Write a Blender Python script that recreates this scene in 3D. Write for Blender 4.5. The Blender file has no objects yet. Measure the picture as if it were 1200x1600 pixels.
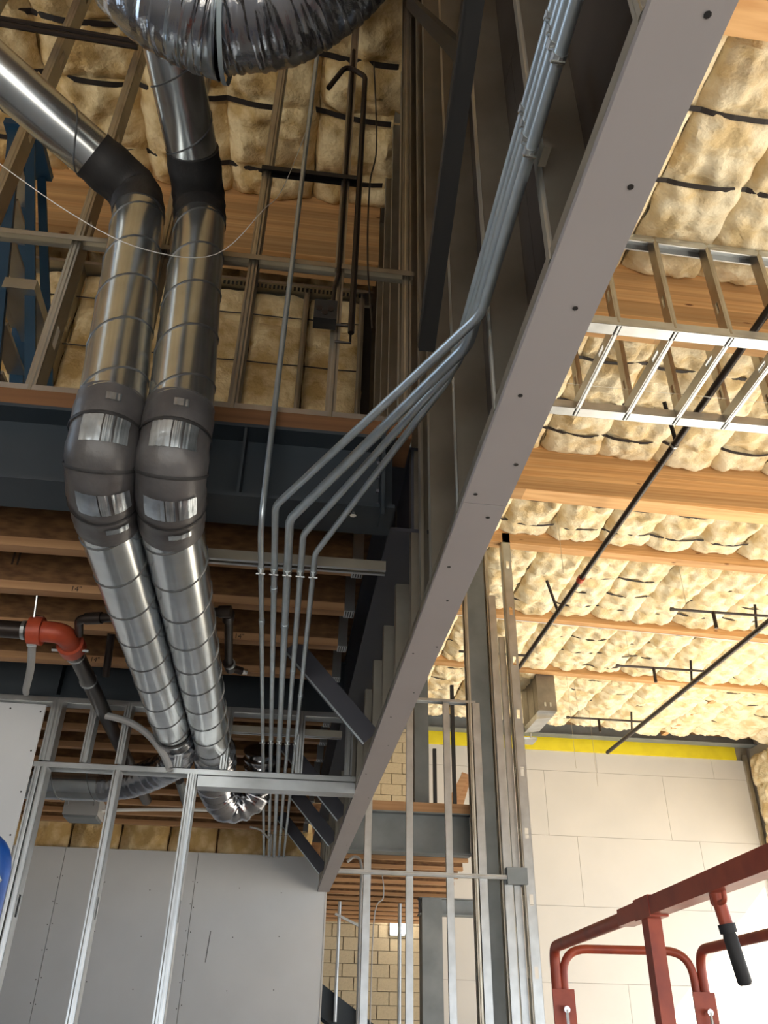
import bpy, math, random
from mathutils import Vector, Matrix, noise
random.seed(7)
SC = bpy.context.scene
COL = SC.collection
V = Vector
# ------------------------------------------------------------------ camera
EYE = V((0, 0, 1.65))
PITCH, YAW, ROLL = (math.radians(a) for a in (32.256, 6.298, 1.186))
Fd = V((math.sin(YAW)*math.cos(PITCH), math.cos(YAW)*math.cos(PITCH), math.sin(PITCH)))
R0 = V((math.cos(YAW), -math.sin(YAW), 0)); U0 = R0.cross(Fd)
Rt = R0*math.cos(ROLL) + U0*math.sin(ROLL); Up = U0*math.cos(ROLL) - R0*math.sin(ROLL)
cam = bpy.data.cameras.new('camera'); cam.sensor_fit = 'VERTICAL'; cam.sensor_height = 36
cam.lens = 1288.4/1600*36; cam.clip_start = .05; cam.clip_end = 300
co = bpy.data.objects.new('camera', cam); COL.objects.link(co)
co.matrix_world = Matrix((( Rt.x, Up.x, -Fd.x, EYE.x), (Rt.y, Up.y, -Fd.y, EYE.y), (Rt.z, Up.z, -Fd.z, EYE.z), (0, 0, 0, 1)))
SC.camera = co
# ------------------------------------------------------------------ world, sun, exposure
w = bpy.data.worlds.new('world'); SC.world = w; w.use_nodes = True
bg = w.node_tree.nodes['Background']; bg.inputs[0].default_value = (.62, .80, 1.0, 1); bg.inputs[1].default_value = 1.0
sun = bpy.data.lights.new('sun', 'SUN'); sun.energy = 14; sun.angle = .02; sun.color = (1, .86, .66)
so = bpy.data.objects.new('sun', sun); COL.objects.link(so)
so.rotation_euler = V((-.62, .50, -.60)).to_track_quat('-Z', 'Y').to_euler()
SC.view_settings.view_transform = 'Standard'; SC.view_settings.look = 'None'
SC.view_settings.exposure = 1.6; SC.view_settings.gamma = 1; SC.view_settings.use_curve_mapping = False

# ------------------------------------------------------------------ materials
def mat(name, col, rough=.6, metal=0, noise_=None, bump=None, stretch=(1, 1, 1), spec=.5, emit=None):
    m = bpy.data.materials.new(name); m.use_nodes = True
    nt = m.node_tree; b = nt.nodes['Principled BSDF']
    b.inputs['Base Color'].default_value = (*col, 1); b.inputs['Roughness'].default_value = rough
    b.inputs['Metallic'].default_value = metal; b.inputs['Specular IOR Level'].default_value = spec
    tc = nt.nodes.new('ShaderNodeTexCoord'); mp = nt.nodes.new('ShaderNodeMapping')
    mp.inputs['Scale'].default_value = stretch; nt.links.new(tc.outputs['Object'], mp.inputs[0])
    if noise_:
        sc, c2, lo, hi = noise_
        n = nt.nodes.new('ShaderNodeTexNoise'); n.inputs['Scale'].default_value = sc; n.inputs['Detail'].default_value = 5
        r = nt.nodes.new('ShaderNodeMapRange'); r.inputs[1].default_value = lo; r.inputs[2].default_value = hi
        x = nt.nodes.new('ShaderNodeMix'); x.data_type = 'RGBA'
        x.inputs[6].default_value = (*col, 1); x.inputs[7].default_value = (*c2, 1)
        nt.links.new(mp.outputs[0], n.inputs[0]); nt.links.new(n.outputs[0], r.inputs[0])
        nt.links.new(r.outputs[0], x.inputs[0]); nt.links.new(x.outputs[2], b.inputs['Base Color'])
    if bump:
        sc, st, dist = bump
        n = nt.nodes.new('ShaderNodeTexNoise'); n.inputs['Scale'].default_value = sc; n.inputs['Detail'].default_value = 6
        bm = nt.nodes.new('ShaderNodeBump'); bm.inputs['Strength'].default_value = st; bm.inputs['Distance'].default_value = dist
        nt.links.new(mp.outputs[0], n.inputs[0]); nt.links.new(n.outputs[0], bm.inputs['Height']); nt.links.new(bm.outputs[0], b.inputs['Normal'])
    if emit:
        b.inputs['Emission Color'].default_value = (*emit[0], 1); b.inputs['Emission Strength'].default_value = emit[1]
    return m
GALV = mat('galvanized steel', (.57, .59, .60), .33, .9, (6, (.44, .455, .46), .35, .7))
GALVD = mat('dull galvanized steel', (.50, .47, .40), .42, .9, (5, (.40, .36, .29), .35, .7))
DUCT = mat('spiral duct metal', (.68, .715, .735), .22, .95, (9, (.54, .57, .58), .3, .75), (30, .05, .004))
SEAM = mat('duct seam metal', (.16, .165, .17), .4, .7)
FOIL = mat('crinkled foil', (.52, .53, .56), .17, .97, (7, (.32, .33, .36), .4, .7), (60, .25, .006), (1, 1, 1))
TAPEF = mat('foil tape', (.66, .72, .77), .30, .9, (10, (.30, .34, .38), .4, .65), (14, .5, .01))
BLACKT = mat('black duct tape', (.022, .021, .022), .6, 0, None, (40, .5, .006))
GREYT = mat('grey duct wrap', (.070, .066, .068), .38, .1, (8, (.11, .105, .108), .4, .7), (18, .4, .008))
BAND = mat('pale band', (.35, .42, .45), .5)
STEEL = mat('primed structural steel', (.030, .042, .055), .55, .2, (3, (.045, .056, .068), .35, .7), (20, .1, .004))
STEELP = mat('plum grey structural steel', (.060, .062, .080), .5, .2, (3, (.075, .075, .092), .35, .7))
STEELG = mat('grey structural steel', (.17, .19, .20), .5, .3, (3, (.24, .26, .27), .35, .7))
DARKM = mat('dark painted strut', (.035, .034, .034), .5, .4)
BLACKP = mat('black steel pipe', (.035, .026, .022), .38, .5)
GREYP = mat('grey plastic conduit', (.34, .34, .34), .5)
EMT = mat('electrical metal conduit', (.58, .65, .70), .34, .75, (12, (.47, .53, .57), .4, .7))
EMTD = mat('brown grey conduit', (.16, .14, .12), .45, .5)
REDF = mat('red oxide fitting', (.46, .075, .03), .45, .1, (15, (.33, .05, .025), .4, .7))
ORANGE = mat('red orange lift paint', (.40, .075, .035), .42, .05, (9, (.28, .048, .028), .45, .7))
BLUE = mat('blue lift paint', (.01, .07, .30), .35, .1, (12, (.008, .04, .18), .4, .7))
LBLUE = mat('blue fibreglass', (.012, .055, .11), .5)
RUBBER = mat('black rubber', (.02, .02, .022), .6)
CHROME = mat('bright bolt steel', (.75, .75, .73), .2, .95)
GYP = mat('grey drywall paper', (.60, .61, .625), .85, 0, (2.5, (.565, .575, .59), .35, .7), spec=.2)
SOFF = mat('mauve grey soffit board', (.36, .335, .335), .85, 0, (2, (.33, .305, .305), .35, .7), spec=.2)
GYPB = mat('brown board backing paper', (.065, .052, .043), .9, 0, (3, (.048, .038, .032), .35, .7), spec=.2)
WHITEB = mat('white wall board', (.58, .56, .535), .85, 0, (1.2, (.54, .525, .505), .35, .7), spec=.2)
YELLOW = mat('yellow sealing membrane', (.80, .66, .02), .5, 0, (4, (.72, .58, .02), .4, .7))
JOINT = mat('dark joint gap', (.30, .28, .26), .9)
SCREW = mat('black screw head', (.02, .02, .02), .5, .3)
INS = mat('fibreglass insulation', (.69, .535, .30), 1, 0, (4.5, (.86, .765, .56), .36, .60), (28, .7, .02), (1, 1.4, 1), spec=.1)
INSW = mat('golden lit insulation', (.62, .42, .18), 1, 0, (6, (.90, .72, .42), .38, .60), (28, .7, .02), spec=.1)  # second copy of the insulation, golden light on the left put into its colour
STRAP = mat('black strap', (.016, .011, .010), .7)
CMU = mat('tan concrete block', (.52, .43, .29), .95, 0, (30, (.46, .38, .26), .4, .7), (60, .3, .004), spec=.2)
MORTAR = mat('mortar', (.34, .29, .21), .95)
CONC = mat('concrete floor', (.44, .45, .46), .7, 0, (1.5, (.38, .39, .40), .35, .7))
CONCP = mat('pale bounce concrete', (.48, .46, .43), .9)  # kept pale so the added slab outside reflects more sun indoors
GROUND = mat('pale ground outside', (.38, .41, .45), .9)
PLAST = mat('plain wall', (.45, .42, .38), .9)
ROOFW = mat('brown roof deck', (.30, .17, .08), .85, 0, (3, (.22, .12, .05), .35, .7), None, (.4, 3, 3))
WHITE = mat('white cord', (.75, .74, .72), .6)
LAMP = mat('lit lamp lens', (1, .95, .85), .4, emit=((1, .93, .80), 6))
GRIP = RUBBER

def wood(name, c1, c2, lam=None, stretch=(.35, 7, 22)):
    m = mat(name, c1, .62, 0, (2.2, c2, .35, .68), None, stretch, spec=.3)
    if lam:
        nt = m.node_tree; b = nt.nodes['Principled BSDF']
        tc = nt.nodes.new('ShaderNodeTexCoord'); sp = nt.nodes.new('ShaderNodeSeparateXYZ'); nt.links.new(tc.outputs['Object'], sp.inputs[0])
        mu = nt.nodes.new('ShaderNodeMath'); mu.operation = 'MULTIPLY_ADD'; mu.inputs[1].default_value = 1/lam; mu.inputs[2].default_value = 0.37
        nt.links.new(sp.outputs[2], mu.inputs[0])
        fl = nt.nodes.new('ShaderNodeMath'); fl.operation = 'FLOOR'; nt.links.new(mu.outputs[0], fl.inputs[0])
        wn = nt.nodes.new('ShaderNodeTexWhiteNoise'); wn.noise_dimensions = '1D'; nt.links.new(fl.outputs[0], wn.inputs['W'])
        hs = nt.nodes.new('ShaderNodeHueSaturation'); mr = nt.nodes.new('ShaderNodeMapRange')
        mr.inputs[3].default_value = .72; mr.inputs[4].default_value = 1.25
        nt.links.new(wn.outputs['Value'], mr.inputs[0]); nt.links.new(mr.outputs[0], hs.inputs['Value'])
        src = b.inputs['Base Color'].links[0].from_socket
        # knots
        vo = nt.nodes.new('ShaderNodeTexVoronoi'); vo.inputs['Scale'].default_value = 2.2
        mp2 = nt.nodes.new('ShaderNodeMapping'); mp2.inputs['Scale'].default_value = (1, 2, 4); nt.links.new(tc.outputs['Object'], mp2.inputs[0]); nt.links.new(mp2.outputs[0], vo.inputs[0])
        kr = nt.nodes.new('ShaderNodeMapRange'); kr.inputs[1].default_value = .05; kr.inputs[2].default_value = .1
        nt.links.new(vo.outputs['Distance'], kr.inputs[0])
        kx = nt.nodes.new('ShaderNodeMix'); kx.data_type = 'RGBA'; kx.inputs[6].default_value = (.16, .06, .02, 1)
        nt.links.new(kr.outputs[0], kx.inputs[0]); nt.links.new(src, hs.inputs['Color']); nt.links.new(hs.outputs[0], kx.inputs[7]); nt.links.new(kx.outputs[2], b.inputs['Base Color'])
    return m
GLU = wood('glulam timber', (.62, .37, .165), (.48, .25, .095), .04)
FLG = wood('joist flange timber', (.52, .30, .15), (.40, .21, .10), None)
PLATE = wood('timber plate', (.20, .095, .042), (.14, .065, .03), None)
OSB = mat('oriented strand board', (.24, .125, .05), .8, 0, (14, (.13, .06, .025), .35, .65), None, (1, 1.6, 3))

# ------------------------------------------------------------------ mesh helpers
class MB:
    def __init__(s): s.v = []; s.f = []
    def box(s, x0, y0, z0, x1, y1, z1, M=None):
        n = len(s.v)
        P = [V(p) for p in ((x0,y0,z0),(x1,y0,z0),(x1,y1,z0),(x0,y1,z0),(x0,y0,z1),(x1,y0,z1),(x1,y1,z1),(x0,y1,z1))]
        if M: P = [M @ p for p in P]
        s.v += P
        s.f += [tuple(n+i for i in q) for q in ((0,3,2,1),(4,5,6,7),(0,1,5,4),(1,2,6,5),(2,3,7,6),(3,0,4,7))]
        return s
    def bar(s, p0, p1, w, h, up=(0, 0, 1)):
        p0, p1 = V(p0), V(p1); a = (p1-p0).normalized(); up = V(up)
        if abs(a.dot(up)) > .98: up = V((0, 1, 0))
        x = a.cross(up).normalized(); y = x.cross(a)
        M = Matrix(((x.x,a.x,y.x,p0.x),(x.y,a.y,y.y,p0.y),(x.z,a.z,y.z,p0.z),(0,0,0,1)))
        return s.box(-w/2, 0, -h/2, w/2, (p1-p0).length, h/2, M)
    def tube(s, path, r, n=12, caps=True, ang=0):
        path = [V(p) for p in path]; k = len(path); base = len(s.v)
        rs = r if isinstance(r, (list, tuple)) else [r]*k
        t0 = (path[1]-path[0]).normalized()
        ref = V((0, 0, 1)) if abs(t0.z) < .9 else V((0, 1, 0))
        u = t0.cross(ref).normalized()
        for i in range(k):
            t = ((path[min(i+1, k-1)]-path[max(i-1, 0)])).normalized()
            u = (u - t*u.dot(t)).normalized(); b = t.cross(u)
            for j in range(n):
                a = ang + 2*math.pi*j/n
                s.v.append(path[i] + (u*math.cos(a) + b*math.sin(a))*rs[i])
        for i in range(k-1):
            for j in range(n):
                a0 = base+i*n+j; a1 = base+i*n+(j+1) % n
                s.f.append((a0, a1, a1+n, a0+n))
        if caps:
            s.f.append(tuple(base+j for j in reversed(range(n)))); s.f.append(tuple(base+(k-1)*n+j for j in range(n)))
        return s
    def prism(s, poly, d):   # closed planar polygon extruded along vector d
        n = len(s.v); poly = [V(p) for p in poly]; d = V(d); k = len(poly)
        s.v += poly + [p+d for p in poly]
        s.f += [tuple(n+i for i in reversed(range(k))), tuple(n+k+i for i in range(k))]
        s.f += [(n+i, n+(i+1) % k, n+k+(i+1) % k, n+k+i) for i in range(k)]
        return s
    def mesh(s, name, m, smooth=False):
        me = bpy.data.meshes.new(name); me.from_pydata([tuple(p) for p in s.v], [], s.f); me.update()
        if m: me.materials.append(m)
        if smooth:
            for p in me.polygons: p.use_smooth = True
            try: me.set_sharp_from_angle(angle=math.radians(50))
            except Exception: pass
        return me
    def build(s, name, m, parent=None, smooth=False, label=None, cat=None, group=None, kind=None):
        return put(name, s.mesh(name, m, smooth), parent, None, label, cat, group, kind)
def put(name, me, parent=None, M=None, label=None, cat=None, group=None, kind=None):
    o = bpy.data.objects.new(name, me); COL.objects.link(o)
    if M is not None: o.matrix_basis = M
    if parent:
        o.parent = parent
        if parent.type == 'EMPTY': o.matrix_parent_inverse = Matrix.Translation(parent['base']).inverted()
    tag(o, label, cat, group, kind)
    return o
def tag(o, label=None, cat=None, group=None, kind=None):
    if label: o['label'] = label
    if cat: o['category'] = cat
    if group: o['group'] = group
    if kind: o['kind'] = kind
    return o
def thing(name, loc, label=None, cat=None, group=None, kind=None):
    o = bpy.data.objects.new(name, None); COL.objects.link(o); o.location = loc; o['base'] = tuple(loc); o.empty_display_size = .1
    return tag(o, label, cat, group, kind)
def BX(name, m, a, parent=None, **k): return MB().box(*a).build(name, m, parent, **k)
def arc(pts, rad, n=6):
    """polyline with rounded corners"""
    P = [V(p) for p in pts]; out = [P[0]]
    for i in range(1, len(P)-1):
        a, b, c = P[i-1], P[i], P[i+1]; d0 = (a-b); d1 = (c-b)
        th = d0.angle(d1); L = min(rad/math.tan(th/2), d0.length*.49, d1.length*.49)
        s0 = b + d0.normalized()*L; s1 = b + d1.normalized()*L
        for q in range(n+1):
            t = q/n; out.append(s0*(1-t)**2 + b*2*t*(1-t) + s1*t*t)
    out.append(P[-1]); return out
def resample(path, step):
    P = [V(p) for p in path]; out = [P[0].copy()]; acc = 0; d = 0
    for i in range(len(P)-1):
        seg = P[i+1]-P[i]; L = seg.length; t = step-acc
        while t <= L: out.append(P[i]+seg*(t/L)); t += step
        acc = L-(t-step)
    if (out[-1]-P[-1]).length > step*.3: out.append(P[-1].copy())
    return out
def smoothpath(pts, n=8):
    P = [V(p) for p in pts]; out = []
    for i in range(len(P)-1):
        a = P[max(i-1, 0)]; b = P[i]; c = P[i+1]; d = P[min(i+2, len(P)-1)]
        for q in range(n):
            t = q/n; out.append(.5*((2*b)+(c-a)*t+(2*a-5*b+4*c-d)*t*t+(3*b-a-3*c+d)*t**3))
    out.append(P[-1]); return out
_cache = {}
def stud_mesh(L, wd, fl, holes, m):
    key = (round(L, 3), wd, fl, holes, m.name)
    if key in _cache: return _cache[key]
    t = .0016; b = MB(); hw = wd/2
    b.box(0, -hw, 0, fl, -hw+t, L); b.box(0, hw-t, 0, fl, hw, L)
    if fl > .03: b.box(fl-t, -hw+t, 0, fl, -hw+.011, L); b.box(fl-t, hw-.011, 0, fl, hw-t, L)
    if holes and L > .5:
        g = .018; b.box(0, -hw, 0, t, -g, L); b.box(0, g, 0, t, hw, L)
        z = 0; hz = .3
        while hz < L-.15:
            b.box(0, -g, z, t, g, hz-.05); z = hz+.05; hz += .61
        b.box(0, -g, z, t, g, L)
    else: b.box(0, -hw, 0, t, hw, L)
    if fl > .03:      # stiffening ribs pressed into each flange
        for s_ in (-1, 1):
            b.prism([(.22*fl, s_*hw, 0), (.36*fl, s_*(hw+.003), 0), (.62*fl, s_*(hw+.003), 0), (.78*fl, s_*hw, 0)], (0, 0, L))
    me = b.mesh('stud', m); _cache[key] = me; return me
def stud(parent, p0, p1, n, wd=.092, fl=.038, holes=True, m=None, name='stud'):
    p0, p1, n = V(p0), V(p1), V(n); z = (p1-p0).normalized(); x = (n - z*n.dot(z)).normalized(); y = z.cross(x)
    M = Matrix(((x.x,y.x,z.x,p0.x),(x.y,y.y,z.y,p0.y),(x.z,y.z,z.z,p0.z),(0,0,0,1)))
    return put(name, stud_mesh((p1-p0).length, wd, fl, holes, m or GALV), parent, M)
def track(parent, p0, p1, n, wd=.095, fl=.032, m=None): return stud(parent, p0, p1, n, wd, fl-.004, False, m, 'track')
def screws(parent, pts, nrm, r=.004):
    b = MB(); n = V(nrm)
    for p in pts:
        p = V(p); b.tube([p-n*.002, p+n*.0012], r, 6)
    b.build('screw_heads', SCREW, parent)
def zr(x): return 7.10 - .025*x      # underside of roof deck
# wide-flange steel beam along axis 'x' or 'y'
def wbeam(name, axis, a0, a1, c, z0, z1, bf, m, label, tf=.014, tw=.010, cat='steel beam', stiff=(), group=None):
    t = thing(name, ((a0+a1)/2, c, z0) if axis == 'x' else (c, (a0+a1)/2, z0), label, cat, group)
    def bb(u0, u1, v0, v1, za, zb): return (u0, v0, za, u1, v1, zb) if axis == 'x' else (v0, u0, za, v1, u1, zb)
    BX('bottom_flange', m, bb(a0, a1, c-bf/2, c+bf/2, z0, z0+tf), t)
    BX('top_flange', m, bb(a0, a1, c-bf/2, c+bf/2, z1-tf, z1), t)
    BX('web', m, bb(a0, a1, c-tw/2, c+tw/2, z0+tf, z1-tf), t)
    for s_ in stiff: BX('stiffener', m, bb(s_-.005, s_+.005, c-bf/2+.005, c-tw/2, z0+tf, z1-tf), t)
    return t

# ================================================================== SETTING
BX('floor', CONC, (-6, -5, -.15, 9.45, 16.3, 0), kind='structure')
BX('bounce_slab', CONCP, (9.75, -4, -.16, 24, 30, -.02), kind='structure')  # unseen slab added to bounce sunlight onto the white wall and roof
BX('ground_outside', GROUND, (-60, -60, -.3, 90, 90, -.16), kind='structure')
# roof deck
MB().prism([(-6, -5, zr(-6)), (9.7, -5, zr(9.7)), (9.7, -5, zr(9.7)+.1), (-6, -5, zr(-6)+.1)], (0, 21.4, 0)).build('roof_deck', ROOFW, kind='structure')
# left wall, rear wall with openings
MB().box(-6.15, -5, 0, -6, 16.3, 3.8).box(-6.15, -5, 6.7, -6, 16.3, 7.2).box(-6.15, -5, 3.8, -6, 1.6, 6.7).box(-6.15, 4.2, 3.8, -6, 16.3, 6.7).build('wall_left', PLAST, kind='structure')
MB().box(-6, -5.15, 2.5, 9.7, -5, 7.2).box(-6, -5.15, 0, -5, -5, 2.5).box(1.6, -5.15, 0, 2.0, -5, 2.5).box(9.2, -5.15, 0, 9.7, -5, 2.5).build('wall_rear', PLAST, kind='structure')
wr = MB().box(9.45, -5, 4.6, 9.7, 16.3, 6.9).box(9.45, 15.85, 0, 9.7, 16.3, 4.6).box(9.45, 9.2, 0, 9.7, 9.5, 4.6).box(9.45, 3.2, 0, 9.7, 3.5, 4.6).box(9.45, -5, 0, 9.7, -3, 4.6).build('wall_right', PLAST, kind='structure')

# ---- back wall: concrete block part and white board part
wb = BX('wall_back', MORTAR, (-6, 16.12, 0, 9.7, 16.3, 7.2), kind='structure')
bm_ = MB().box(-.1955, 0, -.0965, .1955, .06, .0965).mesh('block', CMU)
for r in range(5, 34):
    z = .1016+r*.2032
    for c in range(0, 8):
        x = .2+c*.4064+(.2032 if r % 2 else 0)
        if z > 4 and x < 1.2 or (x > 2.65): continue
        put('block', bm_, wb, Matrix.Translation((x, 16.07, z)))
ROWS = [(0, 1.22, .3), (1.22, 2.44, 1.2), (2.44, 3.66, 1.65), (3.66, 4.88, .55), (4.88, 6.1, 0.0), (6.1, 6.5, 1.1)]
for za, zb, off in ROWS:
    x = 2.62; e = 5.06+off
    while e-2.44 > 2.62: e -= 2.44
    while x < 9.4:
        x1 = min(e, 9.4)
        BX('panel', WHITEB, (x+.003, 16.05, za+.003, x1-.003, 16.12, zb-.003), wb)
        x = x1; e += 2.44
BX('joint_backing', JOINT, (2.62, 16.06, 0, 9.4, 16.119, 6.5), wb)
BX('sealing_strip', YELLOW, (2.6, 16.02, 6.5, 9.15, 16.12, 6.80), wb)
BX('corner_post', GALVD, (9.28, 15.98, 0, 9.36, 16.05, 6.6), wb)
wbeam('roof_edge_beam', 'x', 1.0, 9.45, 15.78, 6.72, 6.98, .24, STEELG, 'grey steel beam along the top of the white wall above the yellow strip')
# insulation on the side wall near the bright corner
def batt_mesh(name, L, W, depth, pinches, seed, m, nx=20, dens=28, noise_amp=.033):
    ny = int(L*dens)+2; b = MB(); o = seed*17.3
    for i in range(ny+1):
        y = L*i/ny
        for j in range(nx+1):
            u = 2*j/nx-1; x = u*W/2
            prof = max(0, 1-abs(u)**3.5)**.6
            ey = min(y, L-y)/.08; prof *= min(1, .25+.75*math.sqrt(min(1, max(0, ey))))
            pin = sum(math.exp(-((y-p)/.045)**2) for p in pinches)
            n1 = noise.noise((x*3+o, y*2.6, o)); n2 = noise.noise((x*9+o, y*8, o*2)); n3 = noise.noise((x*22, y*20+o, o))
            z = depth*prof*(1+.45*n1+.25*n2) - .055*min(1, pin)*prof + noise_amp*(n1*.7+n2*.8+n3*.6)*(.3+.7*prof)
            jag = .022*noise.noise((o, y*6, u*3+o))
            b.v.append(V((x+jag*abs(u), y + (.03*noise.noise((x*9+o, o, i*.1)) if i in (0, ny) else 0), -z)))
    k = nx+1
    for i in range(ny):
        for j in range(nx): b.f.append((i*k+j, i*k+j+1, (i+1)*k+j+1, (i+1)*k+j))
    # closed back so the batt has thickness
    n0 = len(b.v); b.v += [V((-W/2, 0, .05)), V((W/2, 0, .05)), V((W/2, L, .05)), V((-W/2, L, .05))]
    b.f += [(n0, n0+1, n0+2, n0+3), (0, n0, n0+3, ny*k), (nx, ny*k+nx, n0+2, n0+1)]
    return b.mesh(name, m, True)
roof = thing('ceiling', (2, 6, 7.0), kind='structure')
BAYS_R = [(.2, 2.0), (2.2, 4.30), (4.50, 6.74), (6.94, 8.45), (8.60, 10.5), (10.65, 12.5), (12.65, 15.25)]
BAYS_L = [(.2, 2.0), (2.2, 4.05), (4.25, 6.7)]
W = .61
def roof_bay(y0, y1, x0, x1, m, dp, sd, low):
    L = y1-y0; ns = max(2, round(L/.52)); pin = [L*(i+.5)/ns + random.uniform(-.06, .06) for i in range(ns)]
    vs = [batt_mesh('insulation_batt', L+.03, W*1.02, dp, pin, sd*10+i, m) for i in range(4)]
    nc = int((x1-x0)/W+.999)
    for c in range(nc):
        x = x0+W*(c+.5)
        if x-W/2 > x1-.1: continue
        M = Matrix.Translation((x, y0-.015, zr(x)-.13+random.uniform(-.02, .02))) @ Matrix.Rotation(.025, 4, 'Y') @ Matrix.Rotation(random.uniform(-.02, .02), 4, 'Z')
        put('insulation_batt', vs[(c*3+sd) % 4], roof, M)
    for p in pin:
        b = MB(); pts = []
        N = nc*8
        for i in range(N+1):
            x = x0+(x1-x0)*i/N; u = ((x-x0)/W) % 1*2-1
            pts.append(V((x, y0+p+.012*noise.noise((x*1.5, p*7, sd)), zr(x)-.13-(dp*.5+.012)*max(0, 1-abs(u)**2.2)**.6-.004-low-.022*noise.noise((x*1.7, p*5, sd*3.))-.008*noise.noise((x*6, p*5, 2.)))))
        for i in range(N):
            a, c_ = pts[i], pts[i+1]; n = len(b.v); wv = V((0, .019, 0)); t = V((0, 0, .003))
            b.v += [a-wv, a+wv, a+wv-t, a-wv-t, c_-wv, c_+wv, c_+wv-t, c_-wv-t]
            b.f += [(n, n+4, n+5, n+1), (n+3, n+2, n+6, n+7), (n, n+3, n+7, n+4), (n+1, n+5, n+6, n+2)]
        b.build('strap', STRAP, roof)
for i, (a, b_) in enumerate(BAYS_R): roof_bay(a, b_, .52, 9.45, INS, .105, i+1, (.012, .012, .008, 0, -.012, -.02, -.026)[i])
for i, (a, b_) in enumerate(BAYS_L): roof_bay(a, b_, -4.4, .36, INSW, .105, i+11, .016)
side = thing('wall_batts', (9.4, 14, 5.2), kind='structure'); side.name = 'wall_right_lining'
vs = [batt_mesh('insulation_batt', 1.9, .6, .09, [.6, 1.3], 80+i, INS) for i in range(2)]
for c in range(6):
    M = Matrix(((0, 0, 1, 9.40), (-1, 0, 0, 15.6-c*.61), (0, 1, 0, 4.62), (0, 0, 0, 1)))
    put('insulation_batt', vs[c % 2], side, M)

# ---- roof timbers
def glulam(y0, y1, x0, x1, zb_at0, label, depth_to_roof=True):
    # bottom follows the roof slope
    b = MB(); zb = lambda x: zb_at0-.025*x
    b.v = [V(p) for p in ((x0,y0,zb(x0)),(x1,y0,zb(x1)),(x1,y1,zb(x1)),(x0,y1,zb(x0)),(x0,y0,zr(x0)),(x1,y0,zr(x1)),(x1,y1,zr(x1)),(x0,y1,zr(x0)))]
    b.f = [(0,3,2,1),(4,5,6,7),(0,1,5,4),(1,2,6,5),(2,3,7,6),(3,0,4,7)]
    return b.build('roof_beam', GLU, label=label, cat='timber beam', group='glued timber roof beams')
glulam(2.0, 2.2, -5.9, 9.45, 6.37, 'glued timber roof beam nearest the viewer, at the upper right corner')
glulam(4.05, 4.25, -5.9, .37, 6.32, 'dark orange timber roof beam above the upstairs insulated stud wall')
glulam(4.30, 4.50, .5, 9.45, 6.33, 'glued timber roof beam running inside the metal framed soffit box')
glulam(6.74, 6.94, .5, 9.45, 6.40, 'deep glued timber roof beam just beyond the metal soffit box')
glulam(8.45, 8.60, .5, 9.45, 6.78, 'shallow timber roof beam next beyond the deep one')
glulam(10.5, 10.65, .5, 9.45, 6.81, 'timber roof beam with a thin white cable along its underside')
glulam(12.5, 12.65, .5, 9.45, 6.84, 'farthest timber roof beam, closest to the white wall')
MB().tube([(x, 10.62, 6.80-.025*x) for x in (.6, 3, 6, 9.3)], .006, 6).build('cable', WHITE, label='thin pale cable strung under a timber roof beam', cat='cable')
MB().bar((7.44, 13.2, 6.79), (7.36, 15.4, 6.79), .10, .14).build('timber_block', GLU, label='short timber strut between insulation at the steel edge beam', cat='timber')

# ================================================================== HANGING WALL (studs, board behind, boxed bottom)
hw = thing('hanging_wall', (.43, 4, 2.75), 'long hanging partition with bare studs inside and mauve boxed underside', 'partition')
HX0, HX1, HZ = .38, .486, 2.75
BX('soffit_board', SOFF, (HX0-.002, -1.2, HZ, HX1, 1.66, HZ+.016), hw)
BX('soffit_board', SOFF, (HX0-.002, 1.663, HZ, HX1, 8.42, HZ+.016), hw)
for k in range(4):
    za = HZ+k*1.22; zb = min(za+1.217, 6.95)
    y = -1.2-(1.0 if k % 2 else 0)
    while y < 8.4:
        y1 = min(y+2.437, 8.42)
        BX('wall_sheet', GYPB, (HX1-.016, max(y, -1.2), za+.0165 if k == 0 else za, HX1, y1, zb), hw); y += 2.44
track(hw, (HX0+.046, -1.2, HZ+.017), (HX0+.046, 8.42, HZ+.017), (0, 0, 1), m=GALVD)
track(hw, (HX0+.046, -1.2, 6.93), (HX0+.046, 8.42, 6.93), (0, 0, -1), m=GALVD)
y = .095-1.22
while y < 8.4:
    stud(hw, (HX0+.046, y, HZ+.02), (HX0+.046, y, 6.92), (0, 1, 0), holes=False, m=GALVD); y += .4064
stud(hw, (HX0+.046, 2.36, HZ+.02), (HX0+.046, 2.36, 6.92), (0, -1, 0), m=GALVD)
HOLES = [(.455,.497),(.452,.752),(.447,1.005),(.412,1.251),(.465,1.487),(.4,1.62),(.453,1.72),(.405,1.99),(.44,2.2),(.47,2.55),(.40,2.62),(.46,3.0),(.41,3.3),(.45,3.7),(.40,4.2),(.465,4.7),(.42,5.4),(.46,6.1),(.41,7.)]
HB = MB()
for i, (x, y) in enumerate(HOLES): HB.tube([(x, y, HZ-.0008), (x, y, HZ+.004)], .0052 if i < 8 else .004, 8)
HB.build('screw_heads', SCREW, hw)

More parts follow.
